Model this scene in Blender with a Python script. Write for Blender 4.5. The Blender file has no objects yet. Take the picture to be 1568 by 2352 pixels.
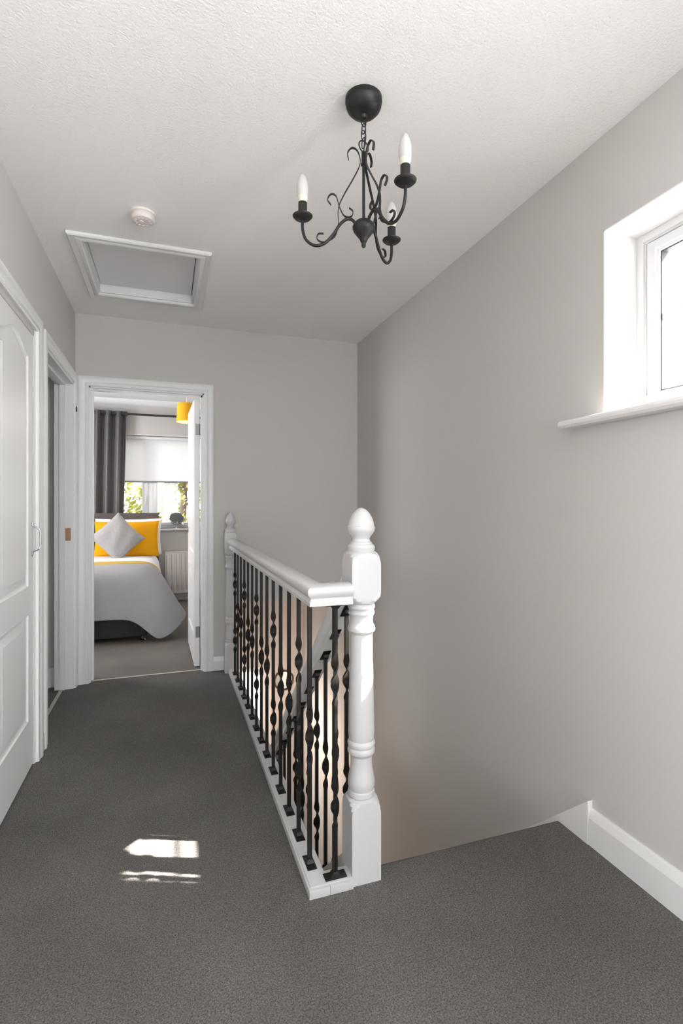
import bpy, bmesh, math, random
from mathutils import Vector, Matrix
random.seed(7)
PI = math.pi
C = bpy.context.scene.collection

# ------------------------------------------------------------------ camera, world, lights, exposure
sc = bpy.context.scene
TH = math.radians(18.85)
cam = bpy.data.cameras.new('camera'); co = bpy.data.objects.new('camera', cam); C.objects.link(co)
cam.sensor_fit = 'HORIZONTAL'; cam.sensor_width = 24.0; cam.lens = 1166 / 1568 * 24.0
cam.shift_y = -18 / 1568; cam.clip_start = 0.02
co.location = (0, 0, 1.165); co.rotation_euler = (PI / 2, 0, -TH)
sc.camera = co
sc.view_settings.view_transform = 'Standard'; sc.view_settings.look = 'None'
sc.view_settings.gamma = 1.0; sc.view_settings.exposure = 1.62; sc.view_settings.use_curve_mapping = False
sc.cycles.use_denoising = True
sc.cycles.max_bounces = 10; sc.cycles.diffuse_bounces = 7; sc.cycles.glossy_bounces = 4
sc.cycles.transparent_max_bounces = 12
sc.cycles.sample_clamp_indirect = 4.0; sc.cycles.caustics_reflective = False; sc.cycles.caustics_refractive = False

world = bpy.data.worlds.new('sky'); sc.world = world; world.use_nodes = True
bg = world.node_tree.nodes['Background']
bg.inputs[0].default_value = (0.93, 0.96, 1.0, 1); bg.inputs[1].default_value = 2.0

def light(name, kind, loc, direction=None, power=10, color=(1, 1, 1), size=1, size_y=None, portal=False):
    l = bpy.data.lights.new(name, kind); o = bpy.data.objects.new(name, l); C.objects.link(o)
    o.location = loc
    if direction is not None:
        o.rotation_euler = Vector(direction).to_track_quat('-Z', 'Y').to_euler()
    l.color = color
    if kind == 'SUN': l.energy = power; l.angle = size
    else:
        l.energy = power
        if kind == 'AREA':
            l.shape = 'RECTANGLE'; l.size = size; l.size_y = size_y or size
            if portal: l.cycles.is_portal = True
        else: l.shadow_soft_size = size
    return o
light('sun', 'SUN', (6, -2, 7), (-1, .41, -1.177), 22, (1.0, .95, .88), math.radians(.7))
# daylight at windows; the fill lights sit at added, unseen openings
light('daylight_landing', 'AREA', (1.90, 1.13, 1.55), (-1, 0, .1), 3.5, (1.0, .99, .98), 1.1, 1.0)
light('fill_rear', 'AREA', (.40, -4.85, 1.3), (0, 1, .6), 40, (.98, .985, 1.0), 1.8, 2.1)  # added fill from behind the camera
light('portal_bedroom', 'AREA', (-.05, 6.78, 1.43), (0, -1, 0), 1, (1, 1, 1), 1.7, 1.13, portal=True)
light('fill_room', 'AREA', (-2.50, -.95, 1.38), (1, .8, .1), 46, (.98, .985, 1.0), 1.3, 1.35)  # added fill, shines through the added side room
light('fill_side', 'AREA', (1.85, -.62, 1.6), (-1, .4, 0), 72, (.99, .99, 1.0), 1.1, 1.1)  # added fill at the unseen right-hand opening
light('fill_bedroom', 'AREA', (-2.3, 4.9, 1.5), (1, 0, .1), 20, (.97, .98, 1.0), 1.2, 1.1)  # added fill for the bedroom, from its unseen left wall
light('daylight_bathroom', 'AREA', (-2.36, 2.9, 1.5), (1, 0, 0), .8, (.93, 1.0, .93), .8, .9)
light('daylight_hall', 'AREA', (.79, 5.55, -1.3), (0, -1, 0), 14, (1.0, .96, .9), .4, 1.2)
light('fill_hall', 'POINT', (.85, 4.5, -.95), None, 8, (1.0, .80, .66), .12)  # added warm fill in the hall below, no fixture built

# ------------------------------------------------------------------ materials
def mat(name, color, rough=.5, metal=0, spec=.5, bump=None, trans=0, var=None, sss=0, coat=0):
    m = bpy.data.materials.new(name); m.use_nodes = True
    nt = m.node_tree; b = nt.nodes['Principled BSDF']
    b.inputs['Base Color'].default_value = (*color, 1); b.inputs['Roughness'].default_value = rough
    b.inputs['Metallic'].default_value = metal; b.inputs['Specular IOR Level'].default_value = spec
    b.inputs['Coat Weight'].default_value = coat; b.inputs['Coat Roughness'].default_value = .12
    tc = nt.nodes.new('ShaderNodeTexCoord')
    if bump:
        sc_, st, dist = bump[:3]
        n = nt.nodes.new('ShaderNodeTexNoise'); n.inputs['Scale'].default_value = sc_
        n.inputs['Detail'].default_value = 4; n.inputs['Roughness'].default_value = .6
        nt.links.new(tc.outputs['Object'], n.inputs['Vector'])
        bp = nt.nodes.new('ShaderNodeBump'); bp.inputs['Strength'].default_value = st
        bp.inputs['Distance'].default_value = dist
        nt.links.new(n.outputs['Fac'], bp.inputs['Height']); nt.links.new(bp.outputs[0], b.inputs['Normal'])
    if var:
        # var = (list of (scale, low, high)) multiplies the base colour
        last = None
        for (s, lo, hi) in var:
            n = nt.nodes.new('ShaderNodeTexNoise'); n.inputs['Scale'].default_value = s
            n.inputs['Detail'].default_value = 5
            nt.links.new(tc.outputs['Object'], n.inputs['Vector'])
            r = nt.nodes.new('ShaderNodeMapRange')
            r.inputs['From Min'].default_value = .3; r.inputs['From Max'].default_value = .7
            r.inputs['To Min'].default_value = lo; r.inputs['To Max'].default_value = hi
            nt.links.new(n.outputs['Fac'], r.inputs['Value'])
            if last is None: last = r.outputs[0]
            else:
                mm = nt.nodes.new('ShaderNodeMath'); mm.operation = 'MULTIPLY'
                nt.links.new(last, mm.inputs[0]); nt.links.new(r.outputs[0], mm.inputs[1]); last = mm.outputs[0]
        vm = nt.nodes.new('ShaderNodeVectorMath'); vm.operation = 'SCALE'
        vm.inputs[0].default_value = color
        nt.links.new(last, vm.inputs['Scale']); nt.links.new(vm.outputs[0], b.inputs['Base Color'])
    if trans:
        t = nt.nodes.new('ShaderNodeBsdfTranslucent'); t.inputs[0].default_value = (*color, 1)
        mx = nt.nodes.new('ShaderNodeMixShader'); mx.inputs[0].default_value = trans
        out = nt.nodes['Material Output']
        nt.links.new(b.outputs[0], mx.inputs[1]); nt.links.new(t.outputs[0], mx.inputs[2])
        nt.links.new(mx.outputs[0], out.inputs['Surface'])
    return m

def glass_mat():
    m = bpy.data.materials.new('window_glass'); m.use_nodes = True; nt = m.node_tree
    nt.nodes.remove(nt.nodes['Principled BSDF'])
    t = nt.nodes.new('ShaderNodeBsdfTransparent'); g = nt.nodes.new('ShaderNodeBsdfGlossy')
    g.inputs['Roughness'].default_value = .02
    lw = nt.nodes.new('ShaderNodeLayerWeight'); lw.inputs['Blend'].default_value = .5
    p5 = nt.nodes.new('ShaderNodeMath'); p5.operation = 'POWER'; p5.inputs[1].default_value = 5
    nt.links.new(lw.outputs['Facing'], p5.inputs[0])
    fr = nt.nodes.new('ShaderNodeMath'); fr.operation = 'MULTIPLY_ADD'; fr.inputs[1].default_value = .5; fr.inputs[2].default_value = .03
    nt.links.new(p5.outputs[0], fr.inputs[0])
    mx = nt.nodes.new('ShaderNodeMixShader')
    nt.links.new(fr.outputs[0], mx.inputs[0]); nt.links.new(t.outputs[0], mx.inputs[1]); nt.links.new(g.outputs[0], mx.inputs[2])
    nt.links.new(mx.outputs[0], nt.nodes['Material Output'].inputs['Surface'])
    return m

M = {}
M['wall'] = mat('grey_emulsion', (.555, .538, .522), .85, spec=.25, bump=(90, .12, .002))
M['ceiling'] = mat('stippled_ceiling', (.90, .895, .885), .9, spec=.2, bump=(120, .5, .006))
M['ceiling2'] = mat('plain_ceiling', (.80, .80, .82), .9, spec=.2)
M['hallwall'] = mat('warm_hall_emulsion', (.58, .52, .48), .85, spec=.25)
M['gloss'] = mat('white_gloss_paint', (.75, .75, .745), .38, spec=.5, coat=0)
M['rail'] = mat('white_rail_paint', (.54, .54, .54), .30, spec=.5)
M['newelw'] = mat('white_newel_paint', (.54, .54, .54), .36, spec=.45, coat=0, bump=(18, .05, .003))
M['upvc'] = mat('white_plastic_frame', (.70, .70, .70), .25, spec=.5)
M['reveal'] = mat('white_reveal_paint', (.74, .73, .73), .7, spec=.3)
M['carpet'] = mat('charcoal_carpet', (.150, .144, .136), 1.0, spec=.05, bump=(260, .9, .006),
                  var=[(240, .5, 1.55), (55, .93, 1.07), (2.2, .86, 1.14)])
M['carpet2'] = mat('taupe_carpet', (.21, .19, .17), 1.0, spec=.05, bump=(380, .9, .006), var=[(350, .65, 1.35), (3, .9, 1.1)])
M['iron'] = mat('black_wrought_iron', (.009, .008, .007), .42, spec=.35, bump=(60, .15, .002))
M['lampblack'] = mat('black_lamp_metal', (.014, .013, .012), .42, spec=.35, bump=(150, .08, .001))
M['bulb'] = mat('frosted_candle_bulb', (.66, .65, .63), .22, spec=.5, trans=.25)
M['bulbbase'] = mat('cream_bulb_base', (.72, .69, .60), .35, trans=.1)
M['plastic'] = mat('off_white_plastic', (.72, .66, .64), .45)
M['chrome'] = mat('chrome', (.55, .55, .56), .18, metal=1)
M['steel'] = mat('dull_steel', (.22, .22, .22), .45, metal=.8)
M['brass'] = mat('worn_brass', (.35, .22, .12), .35, metal=.8)
M['strip'] = mat('pale_metal_strip', (.48, .44, .40), .4, metal=.4)
M['glass'] = glass_mat()
M['spacer'] = mat('dark_glazing_seal', (.06, .06, .065), .5)
M['cream'] = mat('cream_plastic', (.78, .75, .69), .45)
M['blind'] = mat('white_blind_fabric', (.85, .85, .86), .8, spec=.1, trans=.28)
M['curtain'] = mat('grey_curtain_satin', (.13, .122, .122), .42, spec=.45, trans=.06)
M['black'] = mat('black_metal_pole', (.02, .02, .022), .4)
M['headboard'] = mat('taupe_headboard_fabric', (.115, .10, .095), .95, spec=.1, bump=(500, .4, .002))
M['base'] = mat('charcoal_bed_fabric', (.042, .042, .045), .95, spec=.1, bump=(500, .4, .002))
M['mustard'] = mat('mustard_velvet', (.72, .33, .006), .8, spec=.15, bump=(14, .35, .02))
M['mustard2'] = mat('mustard_throw_fabric', (.50, .34, .09), .9, spec=.1)
M['cushion'] = mat('silver_grey_cushion_velvet', (.36, .345, .345), .7, spec=.2, bump=(11, .4, .02))
M['white'] = mat('white_cotton', (.78, .78, .80), .9, spec=.1, bump=(9, .3, .015))
M['quilt'] = mat('grey_quilted_cotton', (.34, .335, .34), .9, spec=.1, bump=(38, .5, .008), var=[(5, .95, 1.05)])
M['radiator'] = mat('white_radiator_enamel', (.74, .70, .67), .35)
M['mirror'] = mat('dark_mirror_glass', (.10, .105, .11), .2, metal=.4)
M['shade'] = mat('yellow_lampshade_fabric', (.85, .50, .035), .8, spec=.1, trans=.12)
M['leaf'] = mat('spring_leaf', (.125, .135, .010), .6, trans=.35, var=[(3, .6, 1.5)])
M['bark'] = mat('grey_bark', (.12, .09, .07), .9)
M['gravel'] = mat('pale_gravel', (.36, .35, .33), 1.0, var=[(6, .7, 1.3)])
M['brown'] = mat('dark_brown_wood', (.09, .045, .02), .4)
M['silvermirror'] = mat('silver_mirror', (.85, .85, .86), .05, metal=1)

# ------------------------------------------------------------------ helpers
def V(x, y, z): return Vector((x, y, z))

def finish(bm, name, m, parent=None, loc=None, smooth=None):
    bmesh.ops.recalc_face_normals(bm, faces=bm.faces)
    me = bpy.data.meshes.new(name); bm.to_mesh(me); bm.free()
    me.materials.append(m)
    if smooth is not None:
        for p in me.polygons: p.use_smooth = True
        me.set_sharp_from_angle(angle=math.radians(smooth))
    o = bpy.data.objects.new(name, me); C.objects.link(o)
    if loc is not None: o.location = loc
    if parent is not None: o.parent = parent
    return o

def box(bm, x0, x1, y0, y1, z0, z1, bevel=0, seg=2):
    r = bmesh.ops.create_cube(bm, size=1)
    vs = r['verts']
    for v in vs:
        v.co = V(x0 + (v.co.x + .5) * (x1 - x0), y0 + (v.co.y + .5) * (y1 - y0), z0 + (v.co.z + .5) * (z1 - z0))
    if bevel:
        es = list({e for v in vs for e in v.link_edges})
        bmesh.ops.bevel(bm, geom=es, offset=bevel, segments=seg, profile=.6, affect='EDGES')
    return bm

def bx(*a, **k): return box(bmesh.new(), *a, **k)

def rings(bm, rs, cap=True, closed=False):
    """skin a list of rings (lists of Vectors)"""
    vv = [[bm.verts.new(p) for p in r] for r in rs]
    n = len(vv[0])
    rng = range(len(vv)) if closed else range(len(vv) - 1)
    for i in rng:
        a, b = vv[i], vv[(i + 1) % len(vv)]
        for j in range(n):
            try: bm.faces.new((a[j], a[(j + 1) % n], b[(j + 1) % n], b[j]))
            except ValueError: pass
    if cap and not closed:
        bm.faces.new(vv[0]); bm.faces.new(vv[-1])
    return bm

def lathe(bm, prof, cx=0, cy=0, seg=32, cap=True):
    """prof = [(r, z)]"""
    return rings(bm, [[V(cx + max(r, 1e-4) * math.cos(2 * PI * k / seg), cy + max(r, 1e-4) * math.sin(2 * PI * k / seg), z)
                       for k in range(seg)] for r, z in prof], cap)

def catmull(pts, n=6):
    pts = [Vector(p) for p in pts]; out = []
    P = [pts[0] * 2 - pts[1]] + pts + [pts[-1] * 2 - pts[-2]]
    for i in range(1, len(P) - 2):
        for k in range(n):
            t = k / n; a, b, c, d = P[i - 1], P[i], P[i + 1], P[i + 2]
            out.append(.5 * ((2 * b) + (c - a) * t + (2 * a - 5 * b + 4 * c - d) * t * t + (3 * b - a - 3 * c + d) * t ** 3))
    out.append(pts[-1]); return out

def tube(bm, pts, r, seg=10, flat=None, normal=None):
    """round tube, or a flat strip (flat = (width, thickness)) whose width runs along `normal`"""
    rs = []
    up = Vector(normal) if normal is not None else None
    for i, p in enumerate(pts):
        t = (pts[min(i + 1, len(pts) - 1)] - pts[max(i - 1, 0)])
        t = t.normalized() if t.length > 0 else V(0, 0, 1)
        if up is None:
            up = t.orthogonal().normalized()
        if normal is None:
            up = (up - t * up.dot(t)).normalized()
        side = t.cross(up).normalized()
        if flat:
            w, h = flat[0] / 2, flat[1] / 2
            rs.append([p + up * w + side * h, p - up * w + side * h, p - up * w - side * h, p + up * w - side * h])
        else:
            rr = r(i / (len(pts) - 1)) if callable(r) else r
            rs.append([p + (up * math.cos(2 * PI * k / seg) + side * math.sin(2 * PI * k / seg)) * rr for k in range(seg)])
    return rings(bm, rs)

def prism(bm, poly, axis, a, b):
    """extrude a polygon given in the two other axes along `axis` from a to b"""
    def mk(p, t):
        return V(t, p[0], p[1]) if axis == 'x' else (V(p[0], t, p[1]) if axis == 'y' else V(p[0], p[1], t))
    return rings(bm, [[mk(p, a) for p in poly], [mk(p, b) for p in poly]])

def struct(o, **k):
    o['kind'] = 'structure'; return o

def thing(name, label, cat, loc=(0, 0, 0), group=None, rz=0):
    o = bpy.data.objects.new(name, None); C.objects.link(o); o.location = loc; o.rotation_euler = (0, 0, rz)
    o.empty_display_size = .05
    return tag(o, label, cat, group)

def tag(o, label, cat, group=None):
    o['label'] = label; o['category'] = cat
    if group: o['group'] = group
    return o

def part(name, bm, m, parent, smooth=None, label=None):
    """mesh built in world coordinates, parented to an unrotated empty"""
    bmesh.ops.translate(bm, verts=bm.verts, vec=-parent_loc(parent))
    o = finish(bm, name, m, parent, smooth=smooth)
    if label: o['label'] = label
    return o

def parent_loc(p):
    v = Vector((0, 0, 0))
    while p is not None:
        v += p.location; p = p.parent
    return v

def wall(name, m, axis, a, b, u0, u1, z0, z1, holes=()):
    """wall slab of thickness a..b on `axis`, spanning u0..u1; holes = (ua, ub, za, zb)"""
    bm = bmesh.new()
    us = sorted({u0, u1, *[h[0] for h in holes], *[h[1] for h in holes]})
    zs = sorted({z0, z1, *[h[2] for h in holes], *[h[3] for h in holes]})
    us = [u for u in us if u0 <= u <= u1]; zs = [z for z in zs if z0 <= z <= z1]
    solid = {}
    for i in range(len(us) - 1):
        for j in range(len(zs) - 1):
            uc, zc = (us[i] + us[i + 1]) / 2, (zs[j] + zs[j + 1]) / 2
            solid[i, j] = not any(h[0] < uc < h[1] and h[2] < zc < h[3] for h in holes)
    cache = {}
    def vt(t, u, z):
        k = (round(t, 5), round(u, 5), round(z, 5))
        if k not in cache:
            cache[k] = bm.verts.new((t, u, z) if axis == 'x' else (u, t, z))
        return cache[k]
    for (i, j), s in solid.items():
        if not s: continue
        ua, ub, za, zb = us[i], us[i + 1], zs[j], zs[j + 1]
        for t in (a, b):
            bm.faces.new((vt(t, ua, za), vt(t, ub, za), vt(t, ub, zb), vt(t, ua, zb)))
        if not solid.get((i - 1, j), False): bm.faces.new((vt(a, ua, za), vt(b, ua, za), vt(b, ua, zb), vt(a, ua, zb)))
        if not solid.get((i + 1, j), False): bm.faces.new((vt(a, ub, za), vt(b, ub, za), vt(b, ub, zb), vt(a, ub, zb)))
        if not solid.get((i, j - 1), False): bm.faces.new((vt(a, ua, za), vt(b, ua, za), vt(b, ub, za), vt(a, ub, za)))
        if not solid.get((i, j + 1), False): bm.faces.new((vt(a, ua, zb), vt(b, ua, zb), vt(b, ub, zb), vt(a, ub, zb)))
    return struct(finish(bm, name, m))

# ------------------------------------------------------------------ geometry constants (metres)
XL, XR, YB, YR = -.568, 1.378, 3.66, -4.5      # landing walls
XW = .41                                        # stairwell edge
YS = 1.53                                       # top step nosing
H = 2.40
YW = 6.50                                       # bedroom window wall
YH = 5.35                                       # hall front wall
ZF = -2.60                                      # hall floor
BX0, BX1 = -2.0, 1.378                          # bedroom sides

# ------------------------------------------------------------------ shell
WY0, WY1, WZ0, WZ1 = .94, 1.325, 1.461, 2.08
wall('wall_right', M['wall'], 'x', XR, 1.59, YR, YH, -2.6, H, [(WY0, WY1, WZ0, WZ1), (-1.1, -.15, 1.15, 2.1)])
wall('wall_left', M['wall'], 'x', XL - .10, XL, YR, YB, 0, H, [(-1.25, -.15, 0, 1.98), (2.02, 2.60, 0, 1.92), (2.80, 3.585, 0, 1.925)])
# wall towards the bedroom; stops above the stairs
wall('wall_back', M['wall'], 'y', YB, YB + .11, -2.3, XR, -.25, H, [(-.50, .25, -.25, 1.945), (XW, XR, -.25, .463)])
wall('wall_rear', M['wall'], 'y', YR - .12, YR, XL, XR, 0, H, [(-.40, 1.20, .35, 2.15)])
# landing floor with rounded nosing at the stair edge
bm = bmesh.new()
R_ = .028
nos = [(YR, 0), (YS - R_, 0)] + [(YS - R_ + R_ * math.sin(a), -R_ + R_ * math.cos(a)) for a in [PI / 12 * k for k in range(1, 13)]] + [(YS, -.25), (YR, -.25)]
prism(bm, nos, 'x', .55, XR)
box(bm, XL - .1, .55, YR, 1.505, -.25, 0)
box(bm, XL - .1, XW, 1.505, YB + .03, -.25, 0)
struct(finish(bm, 'floor', M['carpet'], smooth=30))
bm = bx(BX0, XW, YB + .03, YW, -.25, 0.0); box(bm, XW, BX1, YH + .1, YW, -.25, 0)
struct(finish(bm, 'floor_bedroom', M['carpet2']))
struct(finish(bx(-2.3, XL - .1, 2.0, YB, -.25, -.002), 'floor_bathroom', M['carpet']))
struct(finish(bx(XL - .1, XR, YH - 4.2, YH, ZF - .1, ZF), 'floor_hall', M['carpet2']))
# ceilings (loft opening cut into the landing ceiling)
bm = bmesh.new()
hx0, hx1, hy0, hy1 = -.385, .150, 2.615, 3.255
box(bm, XL, hx0, YR, YB, H, H + .12); box(bm, hx1, XR, YR, YB, H, H + .12)
box(bm, hx0, hx1, YR, hy0, H, H + .12); box(bm, hx0, hx1, hy1, YB, H, H + .12)
bmesh.ops.remove_doubles(bm, verts=bm.verts, dist=1e-5)
box(bm, hx0 - .1, hx1 + .1, hy0 - .1, hy1 + .1, H + .12, H + .16)
struct(finish(bm, 'ceiling', M['ceiling']))
struct(finish(bx(BX0, BX1, YB + .11, YW, H, H + .12), 'ceiling_bedroom', M['ceiling2']))
struct(finish(bx(-2.3, XL - .1, 2.0, YB, H, H + .12), 'ceiling_bathroom', M['ceiling2']))
# bedroom walls
wall('wall_bedroom_front', M['wall'], 'y', YW, YW + .28, BX0, BX1, 0, H, [(-.95, .85, .868, 1.996)])
wall('wall_bedroom_left', M['wall'], 'x', BX0 - .1, BX0, YB + .11, YW, 0, H, [(4.3, 5.5, .95, 2.05)])
wall('wall_bedroom_right', M['wall'], 'x', BX1, BX1 + .1, YH, YW, 0, H)
# stair bulkhead inside the bedroom, over the hall
bm = bx(XW, BX1, YB + .11, YH + .1, .463, .52); box(bm, XW - .06, XW, YB + .03, YH + .1, 0, .52)
struct(finish(bm, 'wall_bulkhead', M['wall']))
wall('wall_hall_front', M['hallwall'], 'y', YH, YH + .1, -.7, XR, ZF, .463, [(.55, 1.03, ZF, -.55), (-.7, XW - .06, -.25, .463)])
wall('wall_hall_left', M['hallwall'], 'x', -.75, -.65, 1.1, YH, ZF, -.25)
struct(finish(bx(-.65, XR, 1.05, 1.15, ZF, -.25), 'wall_hall_rear', M['hallwall']))
struct(finish(bx(-.65, XW - .06, YB + .03, YH, -.30, -.25), 'ceiling_hall', M['ceiling2']))
# unseen side room added behind the camera to let fill light in
wall('wall_fillroom_left', M['wall'], 'x', -2.45, -2.35, -2.0, .7, 0, H, [(-1.6, -.3, .7, 2.05)])
struct(finish(bx(-2.35, XL - .1, .6, .7, 0, H), 'wall_fillroom_far', M['wall']))
struct(finish(bx(-2.35, XL - .1, -2.1, -2.0, 0, H), 'wall_fillroom_near', M['wall']))
struct(finish(bx(-2.35, XL - .1, -2.0, .6, -.25, -.001), 'floor_fillroom', M['carpet2']))
struct(finish(bx(-2.35, XL - .1, -2.0, .6, H, H + .12), 'ceiling_fillroom', M['ceiling2']))
# bathroom walls
wall('wall_bathroom_left', M['wall'], 'x', -2.3, -2.2, 2.0, YB, 0, H, [(2.5, 2.9, 1.25, 1.65)])
struct(finish(bx(-2.2, XL - .1, 1.9, 2.0, 0, H), 'wall_bathroom_near', M['wall']))
# coving in the bedroom
cv = [(YW, 2.345)] + [(YW - .055 + .055 * math.cos(a), 2.345 + .055 * math.sin(a)) for a in [PI / 16 * k for k in range(9)]] + [(YW, 2.4)]
cv = [(YW, 2.34), (YW - .012, 2.345), (YW - .03, 2.352), (YW - .05, 2.375), (YW - .06, 2.395), (YW - .06, 2.4), (YW, 2.4)]
struct(finish(prism(bmesh.new(), cv, 'x', BX0, BX1), 'trim_1', M['ceiling2'], smooth=40))

# skirting boards
def skirt(name, axis, t0, t1, a, b, h, m=M['gloss']):
    """t0 = wall plane, t1 = face plane"""
    pr = [(t0, 0), (t1, 0), (t1, h - .03), (t0 + (t1 - t0) * .45, h - .004), (t0 + (t1 - t0) * .3, h), (t0, h)]
    bm = bmesh.new()
    if axis == 'x':   # board runs along y, wall plane x=t0
        rings(bm, [[V(p[0], a, p[1]) for p in pr], [V(p[0], b, p[1]) for p in pr]])
    else:
        rings(bm, [[V(a, p[0], p[1]) for p in pr], [V(b, p[0], p[1]) for p in pr]])
    return struct(finish(bm, name, m))
skirt('baseboard_right', 'x', XR, XR - .018, YR, 1.371, .122)
skirt('baseboard_back', 'y', YB, YB - .016, .297, .375, .095)
skirt('baseboard_left', 'x', XL, XL + .014, 2.695, 2.735, .10)
skirt('baseboard_left_near', 'x', XL, XL + .014, -.10, 1.93, .10)
skirt('baseboard_bedroom', 'y', YW, YW - .016, -.2, BX1, .10)
skirt('baseboard_bathroom', 'y', YB, YB - .016, -2.2, XL - .1, .12)

# ------------------------------------------------------------------ door frames (lining, stop and moulded architrave in one)
ARCH = [(0, 0), (0, .012), (.004, .016), (.018, .016), (.022, .013), (.032, .019), (.048, .021), (.058, .020), (.064, .016), (.064, 0)]
def architrave(bm, axis, plane, sgn, u0, u1, z1, w=1.0, z0=0, legs=(True, True)):
    """moulding round an opening; face grows from plane in direction sgn"""
    pts = [(a * w, b) for a, b in ARCH]
    def mk(u, t, z): return V(t, u, z) if axis == 'x' else V(u, t, z)
    rs = [[mk(u0 - a, plane + sgn * b, z0) for a, b in pts],
          [mk(u0 - a, plane + sgn * b, z1 + a) for a, b in pts],
          [mk(u1 + a, plane + sgn * b, z1 + a) for a, b in pts],
          [mk(u1 + a, plane + sgn * b, z0) for a, b in pts]]
    if not legs[0]: rs = rs[1:]
    rings(bm, rs)

# bedroom door frame
bm = bmesh.new()
architrave(bm, 'y', YB, -1, -.486, .236, 1.933)
box(bm, -.500, -.478, YB - .002, YB + .112, 0, 1.933); box(bm, .228, .250, YB - .002, YB + .112, 0, 1.933)
box(bm, -.500, .250, YB - .002, YB + .112, 1.925, 1.945)
box(bm, -.478, -.466, YB + .045, YB + .075, 0, 1.925); box(bm, .216, .228, YB + .02, YB + .06, 0, 1.925)
box(bm, -.478, .228, YB + .02, YB + .06, 1.913, 1.925)
t = struct(finish(bm, 'trim_2', M['gloss'], smooth=35))
# cupboard door frame
bm = bmesh.new()
architrave(bm, 'x', XL, 1, 2.012, 2.615, 1.945, w=1.15)
box(bm, XL - .1, XL + .002, 2.0, 2.014, 0, 1.945); box(bm, XL - .1, XL + .002, 2.606, 2.62, 0, 1.945)
struct(finish(bm, 'trim_3', M['gloss'], smooth=35))
# bathroom door frame
bm = bmesh.new()
architrave(bm, 'x', XL, 1, 2.80, 3.588, 1.935, w=.98)
box(bm, XL - .105, XL + .002, 2.79, 2.806, 0, 1.935); box(bm, XL - .105, XL + .002, 3.580, 3.60, 0, 1.935)
box(bm, XL - .105, XL + .002, 2.79, 3.60, 1.922, 1.94)
box(bm, XL - .075, XL - .045, 3.568, 3.580, 0, 1.922); box(bm, XL - .075, XL - .045, 2.806, 3.58, 1.91, 1.922)
bf = struct(finish(bm, 'trim_4', M['gloss'], smooth=35))
bm = bx(XL - .042, XL - .012, 3.5775, 3.5805, .935, 1.015); box(bm, XL - .034, XL - .020, 3.576, 3.578, .955, .995)
finish(bm, 'strike_plate', M['brass'], bf)['label'] = 'worn brass strike plate'
bm = bmesh.new()
lathe(bm, [(.006, 0), (.006, .004), (.004, .005)], seg=12)
bmesh.ops.rotate(bm, verts=bm.verts, matrix=Matrix.Rotation(PI / 2, 3, 'X')); bmesh.ops.translate(bm, verts=bm.verts, vec=(-.556, 3.605, 1.785))
tube(bm, catmull([(-.554, 3.60, 1.785), (-.548, 3.585, 1.78), (-.546, 3.575, 1.765), (-.548, 3.578, 1.75)]), .003, 8)
finish(bm, 'hook', M['iron'], bf, smooth=40)['label'] = 'small dark metal hook'
# threshold strips
struct(finish(bx(-.478, .228, YB + .028, YB + .042, 0, .005, bevel=.002), 'trim_5', M['strip']))
struct(finish(bx(XL - .075, XL - .055, 2.806, 3.568, 0, .005, bevel=.002), 'trim_6', M['strip']))

# ------------------------------------------------------------------ panelled door leaves
def inset(poly, d):
    n = len(poly); out = []
    for i in range(n):
        p0, p, p1 = Vector(poly[i - 1]), Vector(poly[i]), Vector(poly[(i + 1) % n])
        e0 = (p - p0).normalized(); e1 = (p1 - p).normalized()
        n0 = Vector((-e0.y, e0.x)); n1 = Vector((-e1.y, e1.x))
        b = (n0 + n1); b = b / max(b.length_squared / 2, .3) if b.length > 0 else n0
        out.append(tuple(p + b * d))
    return out

def panels(w, h):
    a, b = .092, w - .092
    low = [(a, .215), (b, .215), (b, .675), (a, .675)]
    c = (a + b) / 2; hw = (b - a) / 2
    up = [(a, .80), (b, .80)]
    for k in range(0, 25):
        x = b - (b - a) * k / 24
        up.append((x, 1.80 + .062 * (.5 + .5 * math.cos(PI * (x - c) / hw))))
    return [low, up]

def leaf_mesh(w, h, th):
    """local: x 0..w, z 0..h, panelled face at y=0 looking -y, back at y=th (panelled too)"""
    bm = bmesh.new()
    for side in (0, 1):
        y0, s = (0, 1) if side == 0 else (th, -1)
        edges = []
        outer = [bm.verts.new((x, y0, z)) for x, z in ((0, 0), (w, 0), (w, h), (0, h))]
        for i in range(4): edges.append(bm.edges.new((outer[i], outer[(i + 1) % 4])))
        for pl in panels(w, h):
            prev = None
            for d, dep in ((0, 0), (.004, .006), (.012, .009), (.018, .009), (.044, .002), (.047, .0005)):
                q = inset(pl, d) if d else pl
                vs = [bm.verts.new((x, y0 + s * dep, z)) for x, z in q]
                if prev is None:
                    for i in range(len(vs)): edges.append(bm.edges.new((vs[i], vs[(i + 1) % len(vs)])))
                else:
                    for i in range(len(vs)):
                        j = (i + 1) % len(vs); bm.faces.new((prev[i], prev[j], vs[j], vs[i]))
                prev = vs
            es = [bm.edges.get((prev[i], prev[(i + 1) % len(prev)])) for i in range(len(prev))]
            bmesh.ops.triangle_fill(bm, edges=es, use_beauty=True)
        bmesh.ops.triangle_fill(bm, edges=edges, use_beauty=True)
        if side == 0: first = outer
    for i in range(4):
        j = (i + 1) % 4; bm.faces.new((first[i], first[j], outer[j], outer[i]))
    return bm

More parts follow.
